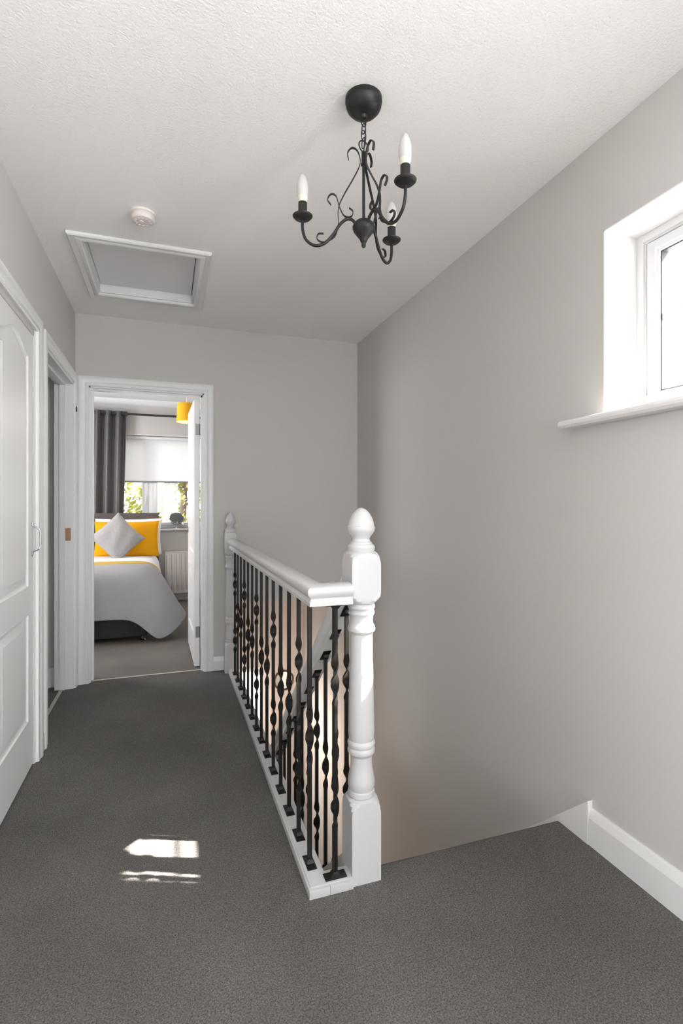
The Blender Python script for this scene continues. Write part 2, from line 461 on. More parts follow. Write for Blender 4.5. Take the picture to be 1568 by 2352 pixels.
# cupboard door (flush in the left wall, closed)
bm = leaf_mesh(.592, 1.925, .03)
bmesh.ops.transform(bm, verts=bm.verts, matrix=Matrix.Translation((XL - .004, 2.016, .008)) @ Matrix.Rotation(PI / 2, 4, 'Z'))
cup = struct(finish(bm, 'door_1', M['gloss'], smooth=25))
bm = bmesh.new()
hx = XL - .004; hyy = 2.572
tube(bm, catmull([V(hx, hyy, 1.085), V(hx + .004, hyy, 1.080), V(hx + .005, hyy, 1.068), V(hx + .022, hyy, 1.060), V(hx + .032, hyy + .003, 1.045), V(hx + .033, hyy + .003, .985),
                  V(hx + .028, hyy, .965), V(hx + .006, hyy, .953), V(hx + .004, hyy, .942), V(hx, hyy, .935)], 5), .0033, 10)
finish(bm, 'door_handle', M['chrome'], cup, smooth=50)['label'] = 'chrome bow handle'
# bedroom door, standing open into the bedroom
DW = .70
bm = leaf_mesh(DW, 1.915, .036)
ang = PI / 2 + math.radians(1.6)
MT = Matrix.Translation((.214, YB + .112, .006)) @ Matrix.Rotation(ang, 4, 'Z') @ Matrix.Translation((0, -.0, 0))
# local y = 0 face becomes the +x side after rotation; mirror so the thickness lies to the left
bmesh.ops.transform(bm, verts=bm.verts, matrix=MT)
bd = struct(finish(bm, 'door_2', M['gloss'], smooth=25))
for zc in (1.70, .25):
    bm = bx(.186, .212, YB + .109, YB + .1125, zc - .04, zc + .04)
    for k in range(5):
        lathe(bm, [(.0055, zc - .04 + k * .016), (.0055, zc - .04 + k * .016 + .015)], .218, YB + .110, 12)
    finish(bm, 'hinge', M['steel'], bd)['label'] = 'steel butt hinge'
bm = bmesh.new()
hp = MT @ V(DW - .055, .036, 1.0)
box(bm, hp.x - .006, hp.x + .004, hp.y - .02, hp.y + .02, .93, 1.06, bevel=.002)
tube(bm, [V(hp.x, hp.y, 1.01), V(hp.x - .04, hp.y, 1.01), V(hp.x - .045, hp.y - .03, 1.01), V(hp.x - .045, hp.y - .10, 1.005)], .007, 10)
finish(bm, 'door_handle', M['chrome'], bd, smooth=40)['label'] = 'chrome lever handle'

# ------------------------------------------------------------------ landing window (right wall)
FX = 1.520
bm = bmesh.new()
# plastered reveal
rv = .004
box(bm, XR - .0005, 1.59, WY1 - rv, WY1 + .0, WZ0, WZ1); box(bm, XR - .0005, 1.59, WY0, WY0 + rv, WZ0, WZ1)
box(bm, XR - .0005, 1.59, WY0, WY1, WZ1 - rv, WZ1); 
struct(finish(bm, 'trim_7', M['reveal']))
def frame(bm, axis, a, b, u0, u1, z0, z1, w, bev=.004, ws=None):
    """four bars round a rectangle"""
    ws = ws or (w, w, w, w)
    def B(ua, ub, za, zb):
        if axis == 'x': box(bm, a, b, ua, ub, za, zb, bevel=bev)
        else: box(bm, ua, ub, a, b, za, zb, bevel=bev)
    B(u0, u0 + ws[0], z0, z1); B(u1 - ws[1], u1, z0, z1); B(u0 + ws[0] - bev, u1 - ws[1] + bev, z0, z0 + ws[2]); B(u0 + ws[0] - bev, u1 - ws[1] + bev, z1 - ws[3], z1)
bm = bmesh.new()
frame(bm, 'x', FX, FX + .065, WY0 + rv, WY1 - rv, WZ0 + .003, WZ1 - rv, .026, .003)
frame(bm, 'x', FX + .008, FX + .065, WY0 + .02, WY1 - .02, WZ0 + .022, WZ1 - .022, .014, .003)
win = struct(finish(bm, 'window_1', M['upvc'], smooth=40))
s0, s1, sz0, sz1 = WY0 + .040, WY1 - .040, WZ0 + .040, WZ1 - .040
bm = bmesh.new()
frame(bm, 'x', FX + .004, FX + .055, s0, s1, sz0, sz1, .030, .004)
frame(bm, 'x', FX + .014, FX + .055, s0 + .026, s1 - .026, sz0 + .026, sz1 - .026, .012, .003)
finish(bm, 'window_sash', M['upvc'], win, smooth=40)
bm = bmesh.new()
frame(bm, 'x', FX + .020, FX + .048, s0 + .035, s1 - .035, sz0 + .035, sz1 - .035, .007, 0)
finish(bm, 'glazing_seal', M['spacer'], win)['label'] = 'dark rubber glazing seal'
finish(bx(FX + .030, FX + .034, s0 + .036, s1 - .036, sz0 + .036, sz1 - .036), 'window_pane', M['glass'], win)
bm = bx(FX + .022, FX + .030, s0 + .036, s1 - .036, 1.776, 1.794, bevel=.002)
finish(bm, 'glazing_bar', M['upvc'], win)
bm = bx(FX - .022, FX + .003, WY1 - .040, WY1 - .020, WZ0 + .012, WZ0 + .085, bevel=.003)
box(bm, FX - .012, FX + .006, WY1 - .058, WY1 - .046, WZ0 + .022, WZ0 + .066, bevel=.003)
finish(bm, 'hinge_cover', M['cream'], win, smooth=40)['label'] = 'cream plastic hinge cover'
bm = bmesh.new()
sp = [(1.515, WZ0 - .026), (XR - .048, WZ0 - .026), (XR - .056, WZ0 - .018), (XR - .058, WZ0 - .010), (XR - .052, WZ0 - .001), (XR - .046, WZ0 + .001), (1.515, WZ0 + .001)]
rings(bm, [[V(x if (x > XR - .001 and False) else x, yy, z) for x, z in [(XR - .0, WZ0 - .026)] + sp[1:-1] + [(XR - .0, WZ0 + .001)]] for yy in (WY0 - .14, WY1 + .146)])
box(bm, XR - .001, FX + .002, WY0, WY1, WZ0 - .026, WZ0 + .001)
finish(bm, 'window_sill', M['reveal'], win, smooth=30)
# eaves above the landing window, outside
struct(finish(bx(1.59, 1.78, -1.0, 3.5, 2.42, 2.54), 'trim_8', M['upvc']))

# rear window, unseen, added to carry the fill light
bm = bmesh.new(); frame(bm, 'y', YR - .09, YR - .03, -.40, 1.20, .35, 2.15, .06)
box(bm, .375, .425, YR - .09, YR - .03, .40, 2.1)
w2 = struct(finish(bm, 'added_window_rear', M['upvc']))
finish(bx(-.34, 1.14, YR - .062, YR - .058, .41, 2.09), 'window_pane', M['glass'], w2)
# side window added behind the camera as an opening for fill light
bm = bmesh.new(); frame(bm, 'x', 1.50, 1.56, -1.1, -.15, 1.15, 2.1, .06)
w5 = struct(finish(bm, 'added_window_side', M['upvc']))
finish(bx(1.528, 1.532, -1.04, -.21, 1.21, 2.04), 'window_pane', M['glass'], w5)
bm = bmesh.new(); frame(bm, 'x', BX0 - .08, BX0 - .03, 4.3, 5.5, .95, 2.05, .05)  # unseen bedroom window added for the fill light
struct(finish(bm, 'added_window_bedroom', M['upvc']))
# bathroom window
bm = bmesh.new(); frame(bm, 'x', -2.28, -2.22, 2.5, 2.9, 1.25, 1.65, .05)
w3 = struct(finish(bm, 'window_3', M['upvc']))

# ------------------------------------------------------------------ loft hatch
t = thing('loft_hatch', 'white framed loft hatch recessed in the landing ceiling beyond the smoke alarm', 'hatch', (-.115, 2.935, H))
bm = bmesh.new()
ox0, ox1, oy0, oy1 = -.437, .204, 2.563, 3.310
pr = [(0, 0), (0, -.010), (.006, -.016), (.030, -.013), (.036, -.017), (.050, -.017), (.056, -.012), (.056, 0)]
def loop(a): return [(ox0 + a, oy0 + a), (ox1 - a, oy0 + a), (ox1 - a, oy1 - a), (ox0 + a, oy1 - a)]
rings(bm, [[V(*loop(a)[k], H + b) for a, b in pr] for k in range(4)], closed=True)
part('hatch_frame', bm, M['gloss'], t, 35)
bm = bmesh.new()
for (x0, x1, y0, y1) in ((hx0, hx0 + .012, hy0, hy1), (hx1 - .012, hx1, hy0, hy1), (hx0 + .012, hx1 - .012, hy0, hy0 + .012), (hx0 + .012, hx1 - .012, hy1 - .012, hy1)):
    box(bm, x0, x1, y0, y1, H - .001, H + .10)
part('lining', bm, M['gloss'], t)
part('hatch_panel', bx(hx0 + .014, hx1 - .016, hy0 + .014, hy1 - .018, H + .045, H + .063), M['ceiling2'], t)

# ------------------------------------------------------------------ smoke alarm
t = thing('smoke_alarm', 'round off-white smoke alarm on the ceiling between chandelier and loft hatch', 'smoke alarm', (-.101, 2.312, H))
bm = lathe(bmesh.new(), [(.050, H), (.051, H - .008), (.047, H - .010)], -.101, 2.312, 40)
part('base_plate', bm, M['cream'], t, 40)
bm = lathe(bmesh.new(), [(.046, H - .010), (.0485, H - .013), (.0485, H - .028), (.045, H - .035), (.036, H - .038), (.001, H - .038)], -.101, 2.312, 40)
for k in range(12):
    a = 2 * PI * k / 12
    box(bm, -.101 + .03 * math.cos(a) - .004, -.101 + .03 * math.cos(a) + .004, 2.312 + .03 * math.sin(a) - .004, 2.312 + .03 * math.sin(a) + .004, H - .040, H - .037)
part('cover', bm, M['plastic'], t, 40)
part('test_button', lathe(bmesh.new(), [(.009, H - .037), (.009, H - .041), (.001, H - .0415)], -.108, 2.308, 20), M['cream'], t, 40)

# ------------------------------------------------------------------ chandelier
AX, AY = .564, 1.443
ch = thing('chandelier', 'black wrought-iron three-arm chandelier with candle bulbs hanging above the stair edge', 'chandelier', (AX, AY, H))
bm = lathe(bmesh.new(), [(.056, H), (.056, H - .012), (.053, H - .014), (.051, H - .020), (.054, H - .022), (.051, H - .030), (.040, H - .042), (.026, H - .049), (.012, H - .052), (.009, H - .060), (.001, H - .062)], AX, AY, 48)
part('ceiling_rose', bm, M['lampblack'], ch, 40)
def link(bm, c, rz, hh=.020, ww=.0085, r=.0016):
    pts = []
    for k in range(25):
        a = 2 * PI * k / 24
        lx = ww * math.cos(a); lz = hh * .5 * math.sin(a) + (hh * .28 if math.sin(a) > 0 else -hh * .28) * min(1, abs(math.sin(a)) * 3)
        pts.append(V(c.x + lx * math.cos(rz), c.y + lx * math.sin(rz), c.z + lz))
    tube(bm, pts, r, 8, )
for k in range(4):
    bm = bmesh.new(); link(bm, V(AX, AY, H - .068 - k * .022), (.3 if k % 2 == 0 else .3 + PI / 2))
    part('chain_link', bm, M['lampblack'], ch, 50)
bm = bmesh.new()
tube(bm, catmull([V(AX, AY, H - .06), V(AX + .006, AY, H - .09), V(AX + .003, AY, H - .13), V(AX, AY, H - .165)]), .002, 8)
part('flex', bm, M['black'], ch, 50)
bm = bmesh.new()
tube(bm, [V(AX + .017 * math.cos(a), AY + .005 * math.cos(a), 2.255 + .017 * math.sin(a)) for a in [2 * PI * k / 32 for k in range(33)]], .002, 8)
part('hanging_ring', bm, M['lampblack'], ch, 50)
ZC = 2.040
bm = bmesh.new()
lathe(bm, [(.004, 2.24), (.0065, 2.238), (.0065, 2.205), (.0085, 2.203), (.0085, 2.198), (.0045, 2.196), (.0045, 2.03)], AX, AY, 20)
part('stem', bm, M['lampblack'], ch, 40)
bm = lathe(bmesh.new(), [(.004, 2.032), (.012, 2.030), (.024, 2.025), (.031, 2.018), (.034, 2.011), (.034, 2.006), (.031, 1.997), (.022, 1.985), (.014, 1.975), (.010, 1.967), (.009, 1.964), (.0065, 1.962), (.0065, 1.952), (.004, 1.947), (.001, 1.946)], AX, AY, 40)
part('centre_body', bm, M['lampblack'], ch, 50)
for (adeg, R) in ((161, .186), (-77, .200), (36, .172)):
    a = math.radians(adeg); er = V(math.cos(a), math.sin(a), 0); nrm = V(-math.sin(a), math.cos(a), 0)
    def P(r, z): return V(AX, AY, 0) + er * r * (R / .186) + V(0, 0, z)
    bm = bmesh.new()
    arm = catmull([P(.024, 2.020), P(.036, 2.032), P(.052, 2.034), P(.072, 2.018), P(.094, 1.986), P(.120, 1.960), P(.150, 1.954), P(.176, 1.972), P(.186, 2.003), P(.186, ZC - .006)], 7)
    tube(bm, arm, .0046, 12)
    am = part('arm', bm, M['lampblack'], ch, 50)
    # scroll strips: tall one from the top of the stem, low one hugging the arm
    bm = bmesh.new()
    s1_ = catmull([P(.046, 2.215), P(.049, 2.236), P(.036, 2.251), P(.020, 2.243), P(.011, 2.218), P(.013, 2.195), P(.033, 2.155), P(.058, 2.112), P(.074, 2.078), P(.078, 2.052), P(.077, 2.02), P(.086, 1.985), P(.108, 1.968),
                    P(.128, 1.964), P(.142, 1.974), P(.138, 1.989), P(.122, 1.990)], 6)
    tube(bm, s1_, 0, flat=(.0075, .0022), normal=nrm)
    part('tall_scroll', bm, M['lampblack'], ch, 60)
    bm = bmesh.new()
    s2_ = catmull([P(.100, 2.078), P(.110, 2.094), P(.100, 2.110), P(.084, 2.104), P(.074, 2.072), P(.062, 2.047), P(.048, 2.040), P(.036, 2.044), P(.033, 2.058), P(.044, 2.068)], 6)
    tube(bm, s2_, 0, flat=(.0075, .0022), normal=nrm)
    part('short_scroll', bm, M['lampblack'], ch, 60)
    c = P(.186, 0)
    cup_ = lathe(bmesh.new(), [(.005, ZC - .010), (.009, ZC - .008), (.013, ZC - .006), (.024, ZC - .004), (.030, ZC + .002), (.0305, ZC + .004), (.028, ZC + .0045), (.018, ZC + .001), (.010, ZC + .001)], c.x, c.y, 36)
    part('drip_pan', cup_, M['lampblack'], ch, 40)
    part('candle_tube', lathe(bmesh.new(), [(.0135, ZC), (.0135, ZC + .044), (.0115, ZC + .044), (.0115, ZC + .03)], c.x, c.y, 28), M['lampblack'], ch, 40)
    b = part('bulb', lathe(bmesh.new(), [(.0135, ZC + .058), (.0172, ZC + .066), (.0178, ZC + .078), (.0178, ZC + .088), (.0168, ZC + .100), (.0143, ZC + .111), (.0108, ZC + .120), (.0072, ZC + .127), (.0035, ZC + .1305), (.001, ZC + .1315)], c.x, c.y, 32), M['bulb'], ch, 50, 'frosted candle bulb')
    part('bulb_base', lathe(bmesh.new(), [(.0115, ZC + .036), (.0130, ZC + .046), (.0142, ZC + .052), (.0160, ZC + .0565), (.0160, ZC + .061), (.012, ZC + .062)], c.x, c.y, 28), M['bulbbase'], b, 50)

# ------------------------------------------------------------------ newel profile
NW = 1.600 / 1166
def zv(v): return 1.165 - (v - 1158) * NW
def newel_mesh(cx, cy, a=.0475, zs=1.0, dz=0, seg=96):
    k = a / .0475
    def px(h): return h * NW * k
    prof = []   # (z, radius, square?) square=True clips the circle by the square
    for v, h in ((1166, 1), (1168, 7), (1172, 13), (1180, 20), (1190, 25.5), (1200, 28.5), (1207, 29.7), (1209, 31.2), (1213, 31.8), (1219, 30.5), (1226, 26.5), (1232, 21.5), (1237, 19.5),
                 (1242, 20.5), (1246, 25), (1249, 26), (1251, 29), (1256, 31.3), (1261, 31), (1265, 29.5)):
        prof.append((zv(v), px(h), False))
    for v, h in ((1266, 29.8), (1267, 33), (1270, 38), (1276, 43.5), (1284, 47.2), (1294, 49.1), (1300, 49.6), (1340, 49.6), (1350, 49.3), (1360, 48), (1368, 45), (1375, 40), (1381, 34), (1384, 30)):
        prof.append((zv(v), px(h), True))
    for v, h in ((1385, 28), (1389, 30.5), (1394, 31), (1398, 29), (1400, 27.5), (1402, 29.5), (1407, 30.5), (1411, 28.5), (1414, 27.2), (1424, 26.2), (1432, 27.5), (1437, 30.5), (1442, 31.8), (1447, 31.3), (1451, 28.5), (1454, 26), (1458, 25.6), (1520, 26.6),
                 (1600, 29), (1680, 30.2), (1692, 29), (1696, 28.3), (1699, 30.3), (1703, 31.8), (1708, 31.6), (1711, 29.5), (1713, 29.3), (1716, 31), (1720, 31.8), (1725, 31), (1729, 28), (1733, 25.3), (1745, 24.6), (1762, 25.8), (1778, 29), (1790, 31), (1800, 31), (1807, 28.5), (1809, 28),
                 (1811, 30.2), (1816, 31.2), (1821, 30.8), (1824, 29)):
        prof.append((zv(v), px(h), False))
    for v, h in ((1825, 31), (1828, 37), (1834, 42), (1842, 46), (1852, 48.6), (1860, 49.6), (2000, 49.6)):
        prof.append((zv(v), px(h), True))
    prof = [(z + dz, r, q) for z, r, q in prof]
    prof.append((-.002, px(49.6), True))
    bm = bmesh.new(); rs = []
    for z, r, q in prof:
        ring = []
        for i in range(seg):
            t = 2 * PI * i / seg
            c, s = math.cos(t), math.sin(t)
            rr = min(r, a / max(abs(c), abs(s))) if q else r
            ring.append(V(cx + rr * c, cy + rr * s, z))
        rs.append(ring)
    return rings(bm, rs)

# ------------------------------------------------------------------ landing balustrade
bal = thing('landing_balustrade', 'white handrail on black twisted iron spindles between two turned newel posts, guarding the stairwell', 'balustrade', (.425, 2.5, 0))
NX, NY = .577, 1.497
n1 = part('newel_post', newel_mesh(NX, NY), M['newelw'], bal, 22, 'near turned newel post with acorn top')
bmq = newel_mesh(.4105, 3.60, a=.040, dz=-.045)
part('newel_post', bmq, M['newelw'], bal, 22, 'far turned newel post against the end wall')
# handrail: rounded top, cove, square foot
HRX, HRY = .4235, 1.476
RP = [(-.028, .861), (-.028, .872), (-.024, .877), (-.023, .883), (-.029, .889), (-.034, .896), (-.036, .904), (-.034, .912), (-.027, .919), (-.014, .9235), (0, .925)]
RP = RP + [(-x, z) for x, z in reversed(RP[:-1])]
def rail_ring(p, lat): return [p + lat * x + V(0, 0, z) for x, z in RP]
bm = bmesh.new()
rings(bm, [rail_ring(V(HRX, 3.565, 0), V(-1, 0, 0) * -1), rail_ring(V(HRX, HRY, 0), V(1, 1, 0) * 1), rail_ring(V(NX - .045, HRY, 0), V(0, 1, 0))])
part('handrail', bm, M['rail'], bal, 35)
# base rail (string capping) with return
bm = bmesh.new()
cap = [(.393, 0), (.393, .022), (.399, .026), (.452, .026), (.456, .022), (.456, -.05), (.41, -.05), (.41, 0)]
box(bm, .393, .458, 1.442, 3.565, -.002, .026, bevel=.003)
box(bm, .458, NX - .045, 1.442, 1.512, -.002, .026, bevel=.003)
box(bm, .408, .4275, 1.50, 3.56, -.27, 0.0)
box(bm, .43, NX - .045, 1.503, 1.5135, -.27, 0.0)
box(bm, .399, .4535, 1.452, 3.565, .024, .030, bevel=.002)
box(bm, .453, NX - .045, 1.452, 1.505, .024, .030, bevel=.002)
part('base_rail', bm, M['rail'], bal, 30)

def spindle_bm(h, twists, s=.0062, rot=0):
    """square iron bar with flattened, twisted lozenges; local base at 0"""
    bm = bmesh.new(); rs = []; n = int(h / .005)
    L = .185
    zs = [h * i / n for i in range(n + 1)]
    for z in zs:
        w = t = s; ph = rot
        for zc, k in twists:
            LL = L * k
            q = (z - (zc - LL / 2)) / LL
            if q >= 1: ph += 2 * PI
            elif q > 0:
                env = math.sin(PI * min(1, max(0, q))) ** .55
                w = s + (.0135 - s) * env; t = s + (.0028 - s) * min(1, env * 1.3)
                ph += 2 * PI * (q * q * (3 - 2 * q) * .35 + q * .65)
        c, sn = math.cos(ph), math.sin(ph)
        rs.append([V(x * c - y * sn, x * sn + y * c, z) for x, y in ((w, t), (-w, t), (-w, -t), (w, -t))])
    rings(bm, rs); return bm
KA = [(.405, 1.0)]
KB = [(.600, .85), (.225, .85)]
def foot_bm(along='y'):
    bm = bmesh.new(); a, b = (.015, .034) if along == 'y' else (.034, .016)
    def R(x, y, z): return [V(-x, -y, z), V(x, -y, z), V(x, y, z), V(-x, y, z)]
    rings(bm, [R(a, b, 0), R(a, b, .003), R(.011 if along == 'y' else .014, .014 if along == 'y' else .011, .006), R(.009, .009, .014), R(.007, .007, .016)])
    return bm
def screws(bm, along): 
    for s in (-1, 1):
        lathe(bm, [(.0028, .003), (.0028, .0045), (.001, .005)], 0 if along == 'y' else s * .027, s * .027 if along == 'y' else 0, 10)
    return bm
protos = {}
def spindle(parent, x, y, z0, h, kind, along='y', slope=0, rot=0, label=None):
    key = (round(h, 3), kind, along, slope, round(rot, 2))
    if key not in protos:
        tw = KA if kind == 'A' else KB
        o = finish(spindle_bm(h, tw, rot=rot), 'spindle', M['iron'], smooth=28)
        f = finish(screws(foot_bm(along), along), 'foot_plate', M['iron'], o)
        g = finish(foot_bm(along), 'top_plate', M['iron'], o)
        g.location = (0, 0, h); g.rotation_euler = (PI, 0, 0)
        if slope:
            f.rotation_euler = (-slope, 0, 0); g.rotation_euler = (PI - slope, 0, 0)
        protos[key] = o; new = o
    else:
        src = protos[key]; new = src.copy(); C.objects.link(new)
        for chd in src.children:
            d = chd.copy(); C.objects.link(d); d.parent = new
    new.parent = parent; new.location = V(x, y, z0) - parent.location
    return new
ys = [1.553, 1.695, 1.843, 1.990, 2.139, 2.287, 2.432, 2.574, 2.715, 2.862, 3.010, 3.160, 3.307, 3.447]
spindle(bal, .482, 1.474, .030, .831, 'B', 'x', rot=.35)
for i, y in enumerate(ys):
    spindle(bal, .4235, y, .030, .831, 'B' if (i + 1) % 3 == 2 else 'A')

# ------------------------------------------------------------------ staircase
st = thing('staircase', 'carpeted staircase descending from the landing, with its own sloping white handrail and iron spindles', 'staircase', (.98, 1.53, 0))
GO, RI = .222, .20
for k in range(1, 13):
    y0 = YS + GO * (k - 1) - .02; z = -RI * k
    pr = [(y0 + .02, z - RI), (y0 + .02, z), (y0 + GO - .01, z), (y0 + GO + .012, z - .003), (y0 + GO + .02, z - .014), (y0 + GO + .014, z - .026), (y0 + GO, z - .03), (y0 + GO, z - RI)]
    bm = prism(bmesh.new(), pr, 'x', .60, XR - .02)
    part('step', bm, M['carpet'], st, 40)
SL = math.atan(.9)
# wall string
bm = prism(bmesh.new(), [(1.372, .149), (1.372, 0.0), (1.45, -.25), (4.30, -2.6), (4.42, -2.6), (4.42, .149 - .9 * (4.42 - 1.372))], 'x', XR - .020, XR)
part('wall_string', bm, M['gloss'], st)
# outer string under the spindles
def zs_(y): return -.005 - .9 * (y - 1.61)
bm = prism(bmesh.new(), [(1.54, zs_(1.54)), (4.30, zs_(4.30)), (4.30, zs_(4.3) - .16), (1.54, zs_(1.54) - .40)], 'x', .552, .600)
part('outer_string', bm, M['gloss'], st)
bm = prism(bmesh.new(), [(1.54, -.37), (4.05, -2.6), (1.54, -2.6)], 'x', .56, .59)
part('spandrel', bm, M['hallwall'], st)
# sloping handrail
def zr(y): return .695 - .9 * (y - 1.753)
bm = bmesh.new()
ra = [V(.576 + x, 1.53, zr(1.53) + (z - .861) * 1.6) for x, z in RP]
rb = [V(.576 + x, 4.2, zr(4.2) + (z - .861) * 1.6) for x, z in RP]
rings(bm, [ra, rb]); part('handrail', bm, M['gloss'], st, 35)
yy = 1.634; i = 0
while yy < 3.6:
    spindle(st, .576, yy, zs_(yy), zr(yy) - zs_(yy), 'BAAB'[i % 4] if i < 4 else 'AAB'[(i - 4) % 3], 'y', slope=SL)
    yy += .1225; i += 1
# lower newel of the stair
nb = bx(.53, .622, 4.18, 4.27, ZF, -1.35, bevel=.006)
lathe(nb, [(.03, -1.36), (.04, -1.33), (.03, -1.31), (.042, -1.28), (.035, -1.22), (.01, -1.19)], .576, 4.225, 24)
part('lower_newel', nb, M['newelw'], st)

# ------------------------------------------------------------------ hall glimpse: front door, round mirror
bm = bmesh.new(); frame(bm, 'y', YH - .005, YH + .06, .55, 1.03, ZF, -.55, .045)
box(bm, .59, .99, YH + .02, YH + .05, ZF, -2.0); box(bm, .59, .99, YH + .02, YH + .05, -1.95, -1.85)
box(bm, .59, .65, YH + .02, YH + .05, -2.0, -.59); box(bm, .93, .99, YH + .02, YH + .05, -2.0, -.59)
fd = struct(finish(bm, 'door_3', M['upvc'], smooth=30))
finish(bx(.64, .94, YH + .03, YH + .036, -1.86, -.60), 'door_glass', mat('frosted_glass', (.93, .93, .92), .5, trans=.8), fd)
mr = thing('round_mirror', 'round dark-framed mirror on the hall wall seen through the black spindles', 'mirror', (1.17, YH, -.72))
bm = bmesh.new()
tube(bm, [V(1.17 + .10 * math.cos(a), YH - .012, -.72 + .10 * math.sin(a)) for a in [2 * PI * k / 40 for k in range(41)]], .010, 8)
part('mirror_frame', bm, M['brown'], mr, 50)
bm = lathe(bmesh.new(), [(.098, 0), (.098, .008)], 0, 0, 40)
bmesh.ops.rotate(bm, verts=bm.verts, matrix=Matrix.Rotation(PI / 2, 3, 'X')); bmesh.ops.translate(bm, verts=bm.verts, vec=(1.17, YH - .002, -.72))
part('mirror_glass', bm, M['silvermirror'], mr)

# ------------------------------------------------------------------ bedroom window
bm = bmesh.new()
BF = YW + .11
wx0, wx1, wz0, wz1 = -.95, .85, .868, 1.996
frame(bm, 'y', BF, BF + .07, wx0, wx1, wz0, wz1, .035)
box(bm, -.235, -.185, BF, BF + .07, wz0 + .04, wz1 - .04)
bw = struct(finish(bm, 'window_4', M['upvc'], smooth=40))
for (a, b) in ((wx0 + .045, -.230), (-.190, wx1 - .045)):
    bm = bmesh.new(); frame(bm, 'y', BF - .012, BF + .05, a, b, wz0 + .028, wz1 - .028, .068, ws=(.068, .068, .045, .06))
    s = finish(bm, 'window_sash', M['upvc'], bw, smooth=40)
    pa, pb = a + .066, b - .066
    bm = bmesh.new()
    nx = 2 if a < -.5 else 4
    for k in range(1, nx + 0 if a < -.5 else nx):
        xx = pa + (pb - pa) * k / nx
        box(bm, xx - .004, xx + .004, BF + .012, BF + .020, wz0 + .07, wz1 - .085)
    for zz in (1.223, 1.60):
        box(bm, pa, pb, BF + .012, BF + .020, zz - .004, zz + .004)
    g = finish(bm, 'glazing_bar', M['upvc'], s)
    finish(bx(pa, pb, BF + .022, BF + .026, wz0 + .07, wz1 - .085), 'window_pane', M['glass'], s)
bm = bx(-.268, -.252, BF - .028, BF - .010, 1.15, 1.19, bevel=.003); box(bm, -.264, -.256, BF - .034, BF - .024, 1.17, 1.27, bevel=.003)
finish(bm, 'window_handle', M['cream'], bw)
bm = bx(wx0 - .03, wx1 + .03, YW - .03, YW + .002, wz0 - .022, wz0, bevel=.004); box(bm, wx0, wx1, YW, BF + .002, wz0 - .022, wz0)
finish(bm, 'window_sill', M['gloss'], bw)
bm = bx(wx0 - .001, wx1 + .001, YW - .0008, BF + .001, wz1 - .006, wz1 + .001); box(bm, wx0 - .001, wx0 + .006, YW - .0008, BF + .001, wz0, wz1); box(bm, wx1 - .006, wx1 + .001, YW - .0008, BF + .001, wz0, wz1)
struct(finish(bm, 'trim_9', M['reveal']))
# roller blind
rb_ = thing('roller_blind', 'white translucent roller blind pulled half down over the bedroom window', 'blind', (-.05, YW + .06, 1.99))
bm = bmesh.new(); tube(bm, [V(wx0 + .02, YW + .06, 1.965), V(wx1 - .02, YW + .06, 1.965)], .018, 16)
part('roller_tube', bm, M['white'], rb_, 40)
part('fabric', bx(wx0 + .03, wx1 - .03, YW + .076, YW + .078, 1.44, 1.965), M['blind'], rb_)
part('bottom_bar', bx(wx0 + .03, wx1 - .03, YW + .071, YW + .083, 1.426, 1.446, bevel=.003), M['steel'], rb_)
# curtain pole
pl_ = thing('curtain_pole', 'black metal curtain pole above the bedroom window', 'curtain pole', (0, YW - .10, 2.215))
bm = bmesh.new(); tube(bm, [V(-1.10, YW - .10, 2.215), V(1.05, YW - .10, 2.215)], .0125, 16)
part('pole', bm, M['black'], pl_, 40)
for x in (-1.02, .97):
    bm = bmesh.new(); tube(bm, [V(x, YW, 2.215), V(x, YW - .10, 2.215)], .008, 10); part('bracket', bm, M['black'], pl_, 40)
for x in (-1.12, 1.07):
    bm = lathe(bmesh.new(), [(.001, -.02), (.018, -.012), (.022, 0), (.018, .012), (.001, .02)], seg=20)
    bmesh.ops.translate(bm, verts=bm.verts, vec=(x, YW - .10, 2.215)); part('finial', bm, M['black'], pl_, 50)
# curtains
def curtain(x0, x1, label, seed):
    t = thing('curtain', label, 'curtain', ((x0 + x1) / 2, YW - .10, .25), 'grey curtains at the bedroom window')
    rr = random.Random(seed)
    bm = bmesh.new(); nx, nz = 120, 24; nf = 4.5
    grid = []
    for j in range(nz + 1):
        z = .25 + (2.245 - .25) * j / nz; row = []
        q = 1 - j / nz
        for i in range(nx + 1):
            u = i / nx
            x = x0 + (x1 - x0) * (u + .010 * math.sin(9 * u + 3 * q) * q) - .05 * q * u
            amp = .045 * (1 - .15 * q) * (1 + .3 * q * math.sin(5 * u + seed))
            y = YW - .10 + amp * math.sin(2 * PI * nf * u + .5 * q * math.sin(4 * u))
            row.append(bm.verts.new((x, y, z + .006 * math.sin(2 * PI * nf * u) * (j == nz))))
        grid.append(row)
    for j in range(nz):
        for i in range(nx):
            bm.faces.new((grid[j][i], grid[j][i + 1], grid[j + 1][i + 1], grid[j + 1][i]))
    o = part('fabric', bm, M['curtain'], t, 80)
    md = o.modifiers.new('thickness', 'SOLIDIFY'); md.thickness = .003
    for k in range(int(nf * 2) + 1):
        xx = x0 + (x1 - x0) * (k / (nf * 2))
        bm = bmesh.new()
        tube(bm, [V(xx + .003, YW - .10 + .024 * math.cos(a), 2.213 + .024 * math.sin(a)) for a in [2 * PI * n / 24 for n in range(25)]], .004, 8)
        part('eyelet', bm, M['black'], t, 50)
curtain(-.96, -.455, 'grey eyelet curtain hanging left of the bedroom window behind the headboard', 1)

